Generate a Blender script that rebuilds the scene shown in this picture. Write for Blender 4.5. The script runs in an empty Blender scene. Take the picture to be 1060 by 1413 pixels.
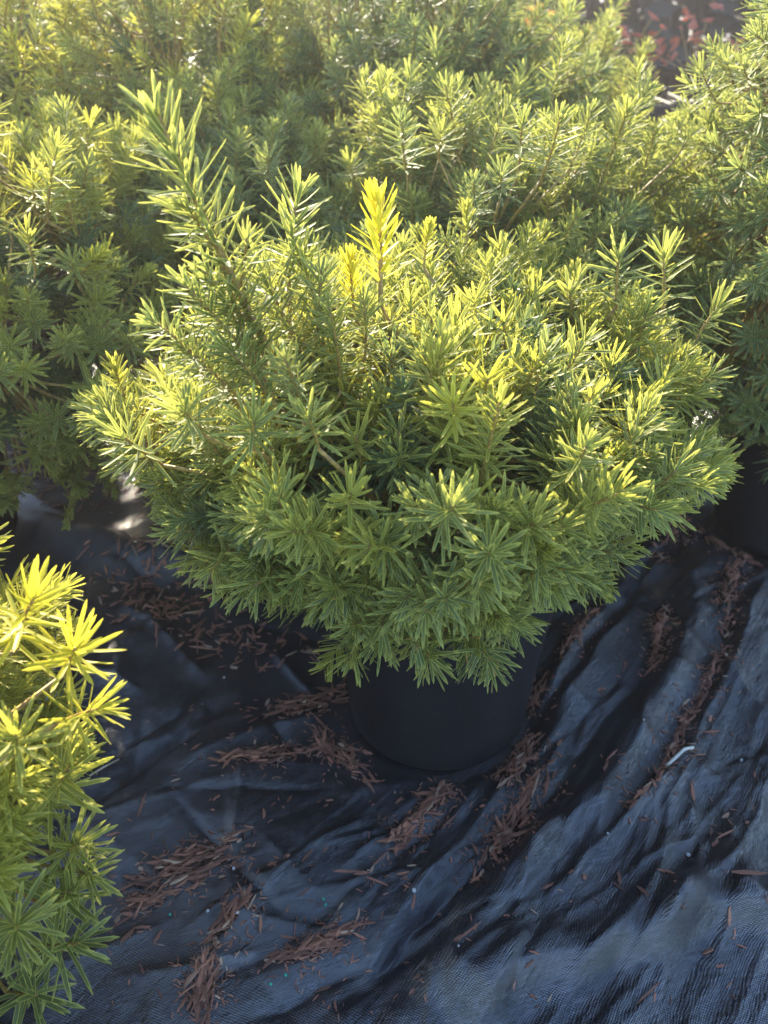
import bpy, math, random
import numpy as np
from mathutils import Vector, Matrix, Quaternion

random.seed(7)
rng = np.random.default_rng(11)
scene = bpy.context.scene
COL = scene.collection

# ------------------------------------------------------------------ camera
CAM_H, PITCH, FPX = 0.72, math.radians(33.0), 1150.0      # metres, down tilt, focal length for a 1060 px wide frame
cam_d = bpy.data.cameras.new("camera")
cam = bpy.data.objects.new("camera", cam_d)
COL.objects.link(cam)
cam.location = (0, 0, CAM_H)
cam.rotation_euler = (math.pi / 2 - PITCH, 0, 0)
cam_d.sensor_fit = 'HORIZONTAL'
cam_d.sensor_width = 36
cam_d.lens = 36 * FPX / 1060
cam_d.clip_start = 0.02
cam_d.clip_end = 400
cam_d.dof.use_dof = True
cam_d.dof.focus_distance = 0.66
cam_d.dof.aperture_fstop = 9.5
scene.camera = cam

# ------------------------------------------------------------------ light
SUN_EL, SUN_AZ = math.radians(29), math.radians(-18)       # azimuth from +Y, towards +X
world = bpy.data.worlds.new("World")
scene.world = world
world.use_nodes = True
wn = world.node_tree
bg = wn.nodes["Background"]
sky = wn.nodes.new("ShaderNodeTexSky")
sky.sky_type = 'NISHITA'
sky.sun_disc = False
sky.ozone_density = 3.4
sky.dust_density = 0.8
sky.sun_elevation = SUN_EL
sky.sun_rotation = SUN_AZ
wn.links.new(sky.outputs[0], bg.inputs[0])
bg.inputs[1].default_value = 0.15
sun_d = bpy.data.lights.new("sun", 'SUN')
sun_d.energy = 4.2
sun_d.angle = math.radians(0.5)
sun_d.color = (1.0, 0.88, 0.66)
sun = bpy.data.objects.new("sun", sun_d)
COL.objects.link(sun)
to_sun = Vector((math.sin(SUN_AZ) * math.cos(SUN_EL), math.cos(SUN_AZ) * math.cos(SUN_EL), math.sin(SUN_EL)))
sun.rotation_euler = to_sun.to_track_quat('Z', 'Y').to_euler()
sun.location = (0, 2, 4)

scene.view_settings.view_transform = 'Standard'
scene.view_settings.look = 'None'
scene.view_settings.exposure = 2.4
scene.view_settings.gamma = 1.0
scene.cycles.use_denoising = True
scene.cycles.max_bounces = 7
scene.cycles.transmission_bounces = 5
scene.cycles.transparent_max_bounces = 8


# ------------------------------------------------------------------ measuring helpers
def P(px, py, Y):
    """world point at forward distance Y seen at photograph position px, py"""
    a = (px - 530) / FPX
    b = (py - 706.5) / FPX
    d = Vector((a, math.cos(PITCH) - b * math.sin(PITCH), -math.sin(PITCH) - b * math.cos(PITCH)))
    return Vector((0, 0, CAM_H)) + d * (Y / d.y)


def G(px, py):
    """point of the ground plane seen at photograph position px, py"""
    a = (px - 530) / FPX
    b = (py - 706.5) / FPX
    d = Vector((a, math.cos(PITCH) - b * math.sin(PITCH), -math.sin(PITCH) - b * math.cos(PITCH)))
    t = CAM_H / -d.z
    return (d.x * t, d.y * t)


def tag(o, label=None, cat=None, group=None, kind=None):
    if label: o["label"] = label
    if cat: o["category"] = cat
    if group: o["group"] = group
    if kind: o["kind"] = kind
    return o


def link(name, data, parent=None):
    o = bpy.data.objects.new(name, data)
    COL.objects.link(o)
    if parent is not None:
        o.parent = parent
    return o


def mesh_from(name, V, F, mats, uv=None, midx=None, smooth=True):
    me = bpy.data.meshes.new(name)
    V = np.asarray(V, dtype=np.float64).reshape(-1, 3)
    if isinstance(F, np.ndarray):
        me.vertices.add(len(V)); me.vertices.foreach_set("co", V.astype(np.float32).ravel())
        me.loops.add(F.size); me.loops.foreach_set("vertex_index", F.ravel().astype(np.int32))
        me.polygons.add(len(F)); me.polygons.foreach_set("loop_start", (np.arange(len(F)) * F.shape[1]).astype(np.int32))
        me.update(calc_edges=True)
    else:
        me.from_pydata(V.tolist(), [], [tuple(int(i) for i in f) for f in F])
    for m in mats:
        me.materials.append(m)
    if midx is not None:
        me.polygons.foreach_set("material_index", np.asarray(midx, dtype=np.int32))
    if uv is not None:
        lay = me.uv_layers.new(name="UVMap")
        li = np.empty(len(me.loops), dtype=np.int32)
        me.loops.foreach_get("vertex_index", li)
        lay.data.foreach_set("uv", np.asarray(uv, dtype=np.float32)[li].ravel())
    if smooth:
        me.polygons.foreach_set("use_smooth", np.ones(len(me.polygons), dtype=bool))
    me.update()
    return me


# ------------------------------------------------------------------ noise in numpy
_T = np.random.default_rng(5).random((256, 256))


def vnoise(x, y):
    x = np.asarray(x, dtype=float); y = np.asarray(y, dtype=float)
    xi = np.floor(x).astype(int); yi = np.floor(y).astype(int)
    xf = x - xi; yf = y - yi
    u = xf * xf * xf * (xf * (xf * 6 - 15) + 10); v = yf * yf * yf * (yf * (yf * 6 - 15) + 10)
    a = _T[xi & 255, yi & 255]; b = _T[(xi + 1) & 255, yi & 255]
    c = _T[xi & 255, (yi + 1) & 255]; d = _T[(xi + 1) & 255, (yi + 1) & 255]
    return (a * (1 - u) + b * u) * (1 - v) + (c * (1 - u) + d * u) * v * 1.0


# ------------------------------------------------------------------ materials
class NT:
    def __init__(self, name):
        self.m = bpy.data.materials.new(name)
        self.m.use_nodes = True
        self.t = self.m.node_tree
        self.b = self.t.nodes["Principled BSDF"]
        self.out = self.t.nodes["Material Output"]

    def n(self, kind, **kw):
        nd = self.t.nodes.new(kind)
        for k, v in kw.items():
            if k.startswith("i_"):
                key = k[2:]
                nd.inputs[int(key) if key.isdigit() else key].default_value = v
            else:
                setattr(nd, k, v)
        return nd

    def l(self, a, b):
        self.t.links.new(a, b)

    def math(self, op, a, b=None, c=None):
        nd = self.t.nodes.new("ShaderNodeMath"); nd.operation = op
        for i, v in enumerate((a, b, c)):
            if v is None: continue
            if isinstance(v, (int, float)): nd.inputs[i].default_value = v
            else: self.l(v, nd.inputs[i])
        return nd.outputs[0]

    def mix(self, f, a, b):
        nd = self.t.nodes.new("ShaderNodeMix"); nd.data_type = 'RGBA'
        for sock, v in ((nd.inputs[0], f), (nd.inputs[6], a), (nd.inputs[7], b)):
            if isinstance(v, (int, float)): sock.default_value = v
            elif isinstance(v, tuple): sock.default_value = (*v, 1) if len(v) == 3 else v
            else: self.l(v, sock)
        return nd.outputs[2]

    def ramp(self, f, lo, hi):
        nd = self.t.nodes.new("ShaderNodeMapRange"); nd.interpolation_type = 'SMOOTHSTEP'
        self.l(f, nd.inputs[0]); nd.inputs[1].default_value = lo; nd.inputs[2].default_value = hi
        return nd.outputs[0]


def needle_material():
    k = NT("yew_needle")
    uv = k.n("ShaderNodeUVMap", uv_map="UVMap")
    sp = k.n("ShaderNodeSeparateXYZ"); k.l(uv.outputs[0], sp.inputs[0])
    oi = k.n("ShaderNodeObjectInfo")
    sc = k.n("ShaderNodeSeparateColor"); k.l(oi.outputs["Color"], sc.inputs[0])
    gold, var, age = sc.outputs[0], sc.outputs[1], sc.outputs[2]
    # u < 0..1 across the needle, plus an integer that carries a random number per needle
    fr = k.math('FRACT', sp.outputs[0])
    nid = k.math('MULTIPLY', k.math('FLOOR', sp.outputs[0]), 0.1)
    e = k.math('ABSOLUTE', k.math('SUBTRACT', k.math('MULTIPLY', fr, 2.0), 1.0))
    tip = k.ramp(sp.outputs[1], 0.72, 1.0)
    mask = k.math('MAXIMUM', k.ramp(e, 0.60, 0.84), k.math('MULTIPLY', tip, 0.7))
    v2 = k.math('ADD', k.math('MULTIPLY', var, 0.6), k.math('MULTIPLY', nid, 0.4))
    green = k.mix(v2, (0.016, 0.056, 0.042), (0.040, 0.096, 0.040))
    core = k.mix(gold, green, (0.52, 0.47, 0.022))
    marg = k.mix(gold, (0.46, 0.47, 0.12), (0.76, 0.60, 0.04))
    marg = k.mix(k.math('MULTIPLY', age, 0.85), marg, (0.055, 0.105, 0.040))  # older needles lose their pale margins; also paints the crown interior dark like shade
    col = k.mix(mask, core, marg)
    mid = k.ramp(e, 0.16, 0.02)
    col = k.mix(k.math('MULTIPLY', mid, 0.22), col, marg)
    k.l(col, k.b.inputs["Base Color"])
    k.b.inputs["Roughness"].default_value = 0.52
    k.b.inputs["Specular IOR Level"].default_value = 0.38
    tr = k.n("ShaderNodeBsdfTranslucent")
    hs = k.n("ShaderNodeHueSaturation"); hs.inputs["Saturation"].default_value = 1.0; hs.inputs["Value"].default_value = 1.6
    k.l(col, hs.inputs["Color"])
    tc = k.mix(0.16, hs.outputs[0], (0.46, 0.44, 0.05))
    k.l(tc, tr.inputs["Color"])
    ms = k.n("ShaderNodeMixShader"); ms.inputs[0].default_value = 0.42
    k.l(k.b.outputs[0], ms.inputs[1]); k.l(tr.outputs[0], ms.inputs[2])
    k.l(ms.outputs[0], k.out.inputs[0])
    return k.m


def twig_material():
    k = NT("yew_twig")
    nz = k.n("ShaderNodeTexNoise", i_Scale=180.0, i_Detail=3.0)
    tc = k.n("ShaderNodeTexCoord"); k.l(tc.outputs["Object"], nz.inputs["Vector"])
    c = k.mix(k.ramp(nz.outputs[0], 0.35, 0.65), (0.20, 0.12, 0.03), (0.36, 0.23, 0.045))
    k.l(c, k.b.inputs["Base Color"]); k.b.inputs["Roughness"].default_value = 0.55
    return k.m


def bark_material():
    k = NT("yew_bark")
    nz = k.n("ShaderNodeTexNoise", i_Scale=90.0, i_Detail=5.0)
    tc = k.n("ShaderNodeTexCoord"); k.l(tc.outputs["Object"], nz.inputs["Vector"])
    c = k.mix(nz.outputs[0], (0.07, 0.035, 0.022), (0.20, 0.11, 0.06))
    k.l(c, k.b.inputs["Base Color"]); k.b.inputs["Roughness"].default_value = 0.8
    bp = k.n("ShaderNodeBump", i_Strength=0.5, i_Distance=0.002); k.l(nz.outputs[0], bp.inputs["Height"])
    k.l(bp.outputs[0], k.b.inputs["Normal"])
    return k.m


def pot_material():
    k = NT("black_pot_plastic")
    tc = k.n("ShaderNodeTexCoord")
    nz = k.n("ShaderNodeTexNoise", i_Scale=14.0, i_Detail=5.0, i_Roughness=0.65); k.l(tc.outputs["Object"], nz.inputs["Vector"])
    dust = k.n("ShaderNodeTexNoise", i_Scale=220.0, i_Detail=2.0); k.l(tc.outputs["Object"], dust.inputs["Vector"])
    d = k.math('MULTIPLY', k.ramp(dust.outputs[0], 0.66, 0.78), 0.5)
    c = k.mix(k.ramp(nz.outputs[0], 0.3, 0.8), (0.004, 0.0045, 0.007), (0.009, 0.010, 0.013))
    c = k.mix(d, c, (0.10, 0.08, 0.06))
    k.l(c, k.b.inputs["Base Color"])
    k.b.inputs["Specular IOR Level"].default_value = 0.22
    r = k.math('ADD', k.math('MULTIPLY', nz.outputs[0], 0.25), 0.42)
    k.l(r, k.b.inputs["Roughness"])
    bp = k.n("ShaderNodeBump", i_Strength=0.15, i_Distance=0.001); k.l(dust.outputs[0], bp.inputs["Height"])
    k.l(bp.outputs[0], k.b.inputs["Normal"])
    return k.m


def soil_material(name, a, b, scale=120.0):
    k = NT(name)
    tc = k.n("ShaderNodeTexCoord")
    nz = k.n("ShaderNodeTexNoise", i_Scale=scale, i_Detail=6.0, i_Roughness=0.7); k.l(tc.outputs["Object"], nz.inputs["Vector"])
    k.l(k.mix(k.ramp(nz.outputs[0], 0.3, 0.7), a, b), k.b.inputs["Base Color"])
    k.b.inputs["Roughness"].default_value = 0.95
    bp = k.n("ShaderNodeBump", i_Strength=0.9, i_Distance=0.01); k.l(nz.outputs[0], bp.inputs["Height"])
    k.l(bp.outputs[0], k.b.inputs["Normal"])
    return k.m


WDIR_EST = math.atan2(*(np.array(G(900, 960)) - np.array(G(590, 1400)))[::-1])   # run of the wrinkles


def fabric_material():
    k = NT("woven_weed_fabric")
    uv = k.n("ShaderNodeUVMap", uv_map="UVMap")
    # uv is in metres along the cloth, slightly warped
    tc = k.n("ShaderNodeTexCoord")
    wz = k.n("ShaderNodeTexNoise", i_Scale=22.0, i_Detail=2.0); k.l(tc.outputs["Object"], wz.inputs["Vector"])
    off = k.n("ShaderNodeVectorMath", operation='SCALE'); k.l(wz.outputs["Color"], off.inputs[0]); off.inputs["Scale"].default_value = 0.008
    ad = k.n("ShaderNodeVectorMath", operation='ADD'); k.l(uv.outputs[0], ad.inputs[0]); k.l(off.outputs[0], ad.inputs[1])
    s = k.n("ShaderNodeSeparateXYZ"); k.l(ad.outputs[0], s.inputs[0])
    W1, W2 = 2 * math.pi / 0.0030, 2 * math.pi / 0.0026
    a = k.math('SINE', k.math('MULTIPLY', s.outputs[0], W1))
    b = k.math('SINE', k.math('MULTIPLY', s.outputs[1], W2))
    weave = k.math('MULTIPLY', a, b)
    # coarse bands: some threads lie proud, giving broken pale dashes
    st = k.n("ShaderNodeVectorMath", operation='MULTIPLY'); k.l(ad.outputs[0], st.inputs[0]); st.inputs[1].default_value = (70, 420, 1)
    tn = k.n("ShaderNodeTexNoise", i_Scale=1.0, i_Detail=2.0); k.l(st.outputs[0], tn.inputs["Vector"])
    big = k.n("ShaderNodeTexNoise", i_Scale=11.0, i_Detail=5.0, i_Roughness=0.6); k.l(tc.outputs["Object"], big.inputs["Vector"])
    h = k.math('ADD', k.math('MULTIPLY', weave, 0.5), k.math('MULTIPLY', tn.outputs[0], 0.9))
    dust = k.ramp(big.outputs[0], 0.45, 0.75)
    hi = k.ramp(h, 0.45, 0.95)
    c = k.mix(dust, (0.006, 0.0065, 0.009), (0.012, 0.013, 0.018))
    c = k.mix(k.math('MULTIPLY', hi, k.math('ADD', 0.35, k.math('MULTIPLY', dust, 0.6))), c, (0.060, 0.062, 0.078))
    k.l(c, k.b.inputs["Base Color"])
    r = k.math('ADD', k.math('MULTIPLY', big.outputs[0], 0.20), 0.11)
    k.l(r, k.b.inputs["Roughness"])
    k.l(k.math('ADD', 0.15, k.math('MULTIPLY', k.ramp(h, 0.1, 0.8), 0.70)), k.b.inputs["Specular IOR Level"])
    k.b.inputs["IOR"].default_value = 1.8
    fine = k.n("ShaderNodeTexNoise", i_Scale=60.0, i_Detail=6.0, i_Roughness=0.65); k.l(tc.outputs["Object"], fine.inputs["Vector"])
    b1 = k.n("ShaderNodeBump", i_Strength=0.15, i_Distance=0.003); k.l(fine.outputs[0], b1.inputs["Height"])
    vr = k.n("ShaderNodeVectorRotate"); vr.rotation_type = 'Z_AXIS'; vr.inputs["Angle"].default_value = -WDIR_EST
    k.l(tc.outputs["Object"], vr.inputs["Vector"])
    stv = k.n("ShaderNodeVectorMath", operation='MULTIPLY'); k.l(vr.outputs[0], stv.inputs[0]); stv.inputs[1].default_value = (26, 190, 60)
    cr = k.n("ShaderNodeTexNoise", i_Scale=1.0, i_Detail=5.0, i_Roughness=0.62, i_Distortion=0.6); k.l(stv.outputs[0], cr.inputs["Vector"])
    crf = k.math('POWER', k.math('SUBTRACT', 1.0, k.math('ABSOLUTE', k.math('SUBTRACT', k.math('MULTIPLY', cr.outputs[0], 2.0), 1.0))), 3.0)
    b15 = k.n("ShaderNodeBump", i_Strength=0.42, i_Distance=0.0022); k.l(crf, b15.inputs["Height"]); k.l(b1.outputs[0], b15.inputs["Normal"])
    b1 = b15
    b2 = k.n("ShaderNodeBump", i_Strength=0.8, i_Distance=0.00036); k.l(h, b2.inputs["Height"]); k.l(b1.outputs[0], b2.inputs["Normal"])
    k.l(b2.outputs[0], k.b.inputs["Normal"])
    return k.m


def chip_material():
    k = NT("bark_chip")
    tc = k.n("ShaderNodeTexCoord")
    oi = k.n("ShaderNodeObjectInfo")
    geo = k.n("ShaderNodeNewGeometry")
    mp = k.n("ShaderNodeVectorMath", operation='MULTIPLY'); k.l(tc.outputs["Object"], mp.inputs[0]); mp.inputs[1].default_value = (60, 700, 700)
    nz = k.n("ShaderNodeTexNoise", i_Scale=1.0, i_Detail=4.0); k.l(mp.outputs[0], nz.inputs["Vector"])
    rnd = k.math('FRACT', k.math('ADD', oi.outputs["Random"], geo.outputs["Random Per Island"]))
    a = k.mix(rnd, (0.075, 0.028, 0.017), (0.25, 0.085, 0.045))
    b = k.mix(rnd, (0.15, 0.060, 0.034), (0.34, 0.16, 0.095))
    cc = k.mix(k.ramp(nz.outputs[0], 0.35, 0.7), a, b)
    cc = k.mix(k.ramp(k.math('FRACT', k.math('MULTIPLY', rnd, 7.3)), 0.90, 0.97), cc, (0.34, 0.22, 0.14))
    k.l(cc, k.b.inputs["Base Color"])
    k.b.inputs["Roughness"].default_value = 0.7
    bp = k.n("ShaderNodeBump", i_Strength=0.6, i_Distance=0.001); k.l(nz.outputs[0], bp.inputs["Height"])
    k.l(bp.outputs[0], k.b.inputs["Normal"])
    return k.m


def plain(name, col, rough=0.6, var=0.25, scale=40.0, trans=0.0):
    k = NT(name)
    tc = k.n("ShaderNodeTexCoord")
    nz = k.n("ShaderNodeTexNoise", i_Scale=scale, i_Detail=4.0); k.l(tc.outputs["Object"], nz.inputs["Vector"])
    lo = tuple(c * (1 - var) for c in col); hi = tuple(min(1, c * (1 + var)) for c in col)
    cc = k.mix(nz.outputs[0], lo, hi)
    k.l(cc, k.b.inputs["Base Color"]); k.b.inputs["Roughness"].default_value = rough
    if trans:
        tr = k.n("ShaderNodeBsdfTranslucent"); k.l(cc, tr.inputs["Color"])
        ms = k.n("ShaderNodeMixShader"); ms.inputs[0].default_value = trans
        k.l(k.b.outputs[0], ms.inputs[1]); k.l(tr.outputs[0], ms.inputs[2]); k.l(ms.outputs[0], k.out.inputs[0])
    return k.m


M_NEEDLE, M_TWIG, M_BARK, M_POT = needle_material(), twig_material(), bark_material(), pot_material()
M_SOIL = soil_material("potting_soil", (0.018, 0.012, 0.009), (0.07, 0.042, 0.028))
M_GROUND = soil_material("bare_earth", (0.030, 0.024, 0.022), (0.075, 0.058, 0.050), 14.0)
M_FABRIC, M_CHIP = fabric_material(), chip_material()
M_PALE = plain("dry_stalk", (0.62, 0.56, 0.44), 0.6)
M_PEBBLE = plain("pale_grit", (0.38, 0.37, 0.36), 0.6)
M_PRILL = plain("green_prill", (0.02, 0.30, 0.19), 0.3)
M_RED = plain("red_leaf", (0.46, 0.10, 0.05), 0.5, 0.5, 25.0, 0.45)
M_LIME = plain("lime_leaf", (0.32, 0.38, 0.05), 0.5, 0.4, 25.0, 0.4)
M_TIMBER = plain("weathered_timber", (0.085, 0.062, 0.052), 0.8, 0.4, 30.0)
M_BLADE = plain("straw_grass_blade", (0.60, 0.50, 0.36), 0.45, 0.2, 30.0, 0.35)
M_BUD = plain("pale_bud", (0.38, 0.42, 0.22), 0.5)
M_GROVE = plain("dark_evergreen_leaf", (0.020, 0.017, 0.016), 0.8, 0.5, 20.0, 0.0)
M_BLUE = plain("blue_grey_tarpaulin", (0.16, 0.15, 0.21), 0.6, 0.25, 8.0)

# ------------------------------------------------------------------ shrub spots (x, y on the ground)
SPOT = dict(main=(0.062, 0.690), near=(-0.452, 0.345), left=(-0.66, 1.04), mid=(0.125, 1.06), right=(0.61, 1.06),
            tall=(0.04, 1.50), gap=(0.30, 1.62), bright=(-0.29, 1.44), corner=(-0.66, 1.46),
            r1=(-0.98, 2.05), r2=(-0.50, 2.15), r3=(-0.04, 2.3), r5=(1.22, 2.4), nook=(-0.19, 1.20), low=(0.44, 1.34), hind=(0.76, 1.52))


# ------------------------------------------------------------------ the fabric: real relief
def seg_dist(x, y, pts):
    best = np.full(np.shape(x), 1e9); side = np.zeros(np.shape(x)); tt = np.zeros(np.shape(x))
    L = sum(math.dist(pts[i], pts[i + 1]) for i in range(len(pts) - 1)); acc = 0
    for (ax, ay), (bx, by) in zip(pts[:-1], pts[1:]):
        ux, uy = bx - ax, by - ay; l = math.hypot(ux, uy)
        t = np.clip(((x - ax) * ux + (y - ay) * uy) / (l * l), 0, 1)
        dx, dy = x - (ax + t * ux), y - (ay + t * uy)
        d = np.hypot(dx, dy); sd = np.sign(ux * (y - ay) - uy * (x - ax))
        m = d < best
        best = np.where(m, d, best); side = np.where(m, sd, side); tt = np.where(m, (acc + t * l) / L, tt)
        acc += l
    return best, side, tt


RIDGES = [  # points in the photograph, height, half width, asymmetry (far side narrower > 0)
    ([(985, 665), (935, 735), (868, 800), (800, 895), (738, 985), (655, 1050), (570, 1078), (480, 1090)], 0.012, 0.012, 0.3),
    ([(985, 690), (905, 790), (850, 880), (790, 960), (720, 1040), (600, 1110)], 0.008, 0.016, -0.2),
    ([(958, 770), (955, 850), (935, 940), (890, 1010), (820, 1120), (700, 1240), (560, 1413)], 0.013, 0.020, 0.2),
    ([(1060, 790), (1020, 880), (985, 985), (940, 1060), (830, 1180), (700, 1290), (600, 1400)], 0.010, 0.018, 0.0),
    ([(985, 930), (1030, 985), (1075, 1030)], 0.007, 0.010, 0.0),
    ([(1100, 1275), (1000, 1282), (880, 1305), (780, 1335), (690, 1375), (600, 1440)], 0.024, 0.026, 0.35),
    ([(1060, 1080), (1040, 1130), (1010, 1200), (960, 1260)], 0.009, 0.010, 0.4),
    ([(945, 1110), (940, 1180), (880, 1215), (760, 1290)], 0.008, 0.014, 0.2),
    ([(-30, 708), (90, 738), (200, 788), (330, 800)], 0.022, 0.030, 0.3),
    ([(-30, 565), (60, 590), (140, 600)], 0.016, 0.03, 0.2),
    ([(330, 955), (255, 1020), (165, 1088), (100, 1140), (40, 1210)], -0.012, 0.012, 0.0),
    ([(300, 925), (250, 985), (180, 1035), (120, 1085)], -0.008, 0.010, 0.0),
    ([(480, 985), (380, 1000), (300, 1040), (200, 1110), (120, 1180)], 0.007, 0.018, 0.0),
    ([(640, 1230), (540, 1310), (450, 1360), (330, 1420)], -0.010, 0.012, 0.0),
    ([(650, 1110), (560, 1180), (500, 1230), (420, 1290), (330, 1330), (230, 1400)], -0.007, 0.014, 0.0),
    ([(740, 1110), (660, 1210), (560, 1300), (450, 1413)], -0.009, 0.014, 0.0),
    ([(905, 870), (890, 930), (840, 1000), (760, 1080)], -0.008, 0.016, 0.0),
    ([(1005, 820), (985, 940), (920, 1060), (850, 1140)], -0.006, 0.012, 0.0),
    ([(200, 830), (215, 880), (170, 930), (150, 980)], 0.009, 0.016, 0.0),
    ([(165, 850), (240, 900), (290, 940)], 0.008, 0.018, 0.0),
    ([(120, 860), (80, 950), (100, 1050)], 0.008, 0.02, 0.0),
]
RIDGES = [([G(*p) for p in pts], h, w, a) for pts, h, w, a in RIDGES]
WDIR = math.atan2(*(np.array(G(900, 960)) - np.array(G(590, 1400)))[::-1])   # run of the wrinkles


CREASES = []
_rc = random.Random(19)
for _i in range(350):
    _x, _y = (_rc.uniform(-.45, .62), _rc.uniform(.22, 1.05)) if _i < 230 else (_rc.uniform(-.02, .42), _rc.uniform(.22, .56))
    _right = _x > -.02
    if not _right and _rc.random() < .35: continue
    _a = WDIR + (_rc.gauss(0, .22) if _right else _rc.gauss(0, .8)); _l = _rc.uniform(.05, .22)
    _dx, _dy = .5 * _l * math.cos(_a), .5 * _l * math.sin(_a)
    CREASES.append(((_x - _dx, _y - _dy), (_x + _dx, _y + _dy), _rc.uniform(.002, .0065) * _rc.choice((1, 1, -.8)), _rc.uniform(.0025, .0055)))


def cloth_h(x, y):
    x = np.atleast_1d(np.asarray(x, dtype=float)); y = np.atleast_1d(np.asarray(y, dtype=float))
    z = 0.018 * (vnoise(x * 3.1 + 7, y * 3.1 + 3) - 0.5)
    z += 0.009 * (vnoise(x * 9 + 1, y * 9) - 0.5)
    # long fine wrinkles, strongest in the right foreground
    wx = x + 0.09 * (vnoise(x * 4, y * 4) - .5); wy = y + 0.09 * (vnoise(x * 4 + 9, y * 4 + 4) - .5)
    s = wx * math.cos(WDIR) + wy * math.sin(WDIR); t = -wx * math.sin(WDIR) + wy * math.cos(WDIR)
    q = np.clip((x + 0.22) / 0.40, 0.04, 1)

    def fold(u, v):                                          # sharp crests, straight flanks
        return 1 - np.abs(2 * vnoise(u, v) - 1)
    wx2 = x + 0.03 * (vnoise(x * 5 + 3, y * 5) - .5); wy2 = y + 0.03 * (vnoise(x * 5 + 19, y * 5 + 4) - .5)
    s = wx2 * math.cos(WDIR) + wy2 * math.sin(WDIR); t = -wx2 * math.sin(WDIR) + wy2 * math.cos(WDIR)
    z += q * (0.009 * fold(s * 1.6 + 20, t * 7) ** 1.6 + 0.0042 * fold(s * 3.2 + 40, t * 24 + 5) ** 2.2
              + 0.0026 * fold(s * 4.5 + 7, t * 48 + 3) ** 2.5 + 0.0013 * fold(s * 9, t * 110 + 11) ** 1.6)
    for ang, fu, fv, am, pw, se in ((.35, 2.6, 6.0, .007, 2.0, 3), (1.15, 2.6, 7.0, .005, 2.4, 31), (2.3, 3.5, 9.0, .004, 3.0, 57)):
        u = wx * math.cos(ang) + wy * math.sin(ang); v = -wx * math.sin(ang) + wy * math.cos(ang)
        z += am * fold(u * fu + se, v * fv + se * .7) ** pw
    z += 0.0006 * vnoise(x * 90, y * 90)
    for (ax, ay), (bx, by), h, w in CREASES:                 # stiff straight creases
        m = (x > min(ax, bx) - .03) & (x < max(ax, bx) + .03) & (y > min(ay, by) - .03) & (y < max(ay, by) + .03)
        if not m.any(): continue
        xs_, ys_ = wx2[m], wy2[m]
        d, sd, tt = seg_dist(xs_, ys_, [(ax, ay), (bx, by)])
        z[m] += h * np.exp(-d / np.where(sd > 0, w, w * 2.2)) * np.clip(np.minimum(tt, 1 - tt) * 4, 0, 1)
    for pts, h, w, a in RIDGES:
        d, side, tt = seg_dist(x + 0.012 * (vnoise(x * 18, y * 18 + 50) - .5), y + 0.012 * (vnoise(x * 18 + 30, y * 18) - .5), pts)
        ww = w * np.where(side > 0, 1 - a, 1 + a)
        prof = np.exp(-(d / ww) ** 2) if abs(h) > 0.011 else np.exp(-np.abs(d) / ww * 1.1)
        z += 1.25 * h * prof * np.clip(np.minimum(tt, 1 - tt) * 7, 0.15, 1) * (0.75 + 0.5 * vnoise(tt * 9, h * 1000 + 0 * tt))
    for k_, (cx, cy) in SPOT.items():                       # pots press the cloth flat
        d = np.hypot(x - cx, y - cy)
        f = np.clip((d - 0.100) / 0.05, 0, 1); f = f * f * (3 - 2 * f)
        z = z * f
    return np.maximum(z, -0.022)


def axis_pts(lo, a, b, hi, fine, coarse):
    left = list(np.arange(lo, a, coarse)); mid = list(np.arange(a, b, fine)); right = list(np.arange(b, hi + coarse, coarse))
    return np.array(left + mid + right)


def build_fabric():
    xs = axis_pts(-3.2, -0.72, 0.80, 3.2, 0.0030, 0.03)
    ys = axis_pts(-1.0, 0.20, 1.30, 4.2, 0.0030, 0.03)
    X, Y = np.meshgrid(xs, ys)
    Z = cloth_h(X, Y)
    nx, ny = len(xs), len(ys)
    V = np.stack([X.ravel(), Y.ravel(), Z.ravel()], 1)
    i = np.arange((ny - 1) * (nx - 1)); r, c = i // (nx - 1), i % (nx - 1)
    a = r * nx + c
    F = np.stack([a, a + 1, a + 1 + nx, a + nx], 1)
    me = bpy.data.meshes.new("weed_fabric")
    me.vertices.add(len(V)); me.vertices.foreach_set("co", V.ravel())
    me.loops.add(F.size); me.loops.foreach_set("vertex_index", F.ravel().astype(np.int32))
    me.polygons.add(len(F)); me.polygons.foreach_set("loop_start", (np.arange(len(F)) * 4).astype(np.int32))
    me.update(calc_edges=True)
    me.polygons.foreach_set("use_smooth", np.ones(len(F), dtype=bool))
    lay = me.uv_layers.new(name="UVMap")
    an = math.radians(17)
    U = np.stack([V[:, 0] * math.cos(an) + V[:, 1] * math.sin(an), -V[:, 0] * math.sin(an) + V[:, 1] * math.cos(an) + V[:, 2] * 0.8], 1)
    lay.data.foreach_set("uv", U[F.ravel()].astype(np.float32).ravel())
    me.materials.append(M_FABRIC)
    o = link("weed_fabric", me)
    tag(o, kind="structure", label="wrinkled black woven weed fabric spread over the ground under the pots")
    return o


def ground():
    n = 40
    V = [(x, y, -0.03) for y in np.linspace(-14, 34, n) for x in np.linspace(-24, 24, n)]
    F = [(j * n + i, j * n + i + 1, (j + 1) * n + i + 1, (j + 1) * n + i) for j in range(n - 1) for i in range(n - 1)]
    o = link("ground", mesh_from("ground", V, F, [M_GROUND]))
    tag(o, kind="structure")


ground()
build_fabric()


# ------------------------------------------------------------------ yew: needles, shoots
VS = np.array([0, .08, .45, .86, 1.0]); HW = np.array([.35, .85, 1.0, .80, .12])
VS_L = np.array([0, .5, 1.0]); HW_L = np.array([.6, 1.0, .15])


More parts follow.
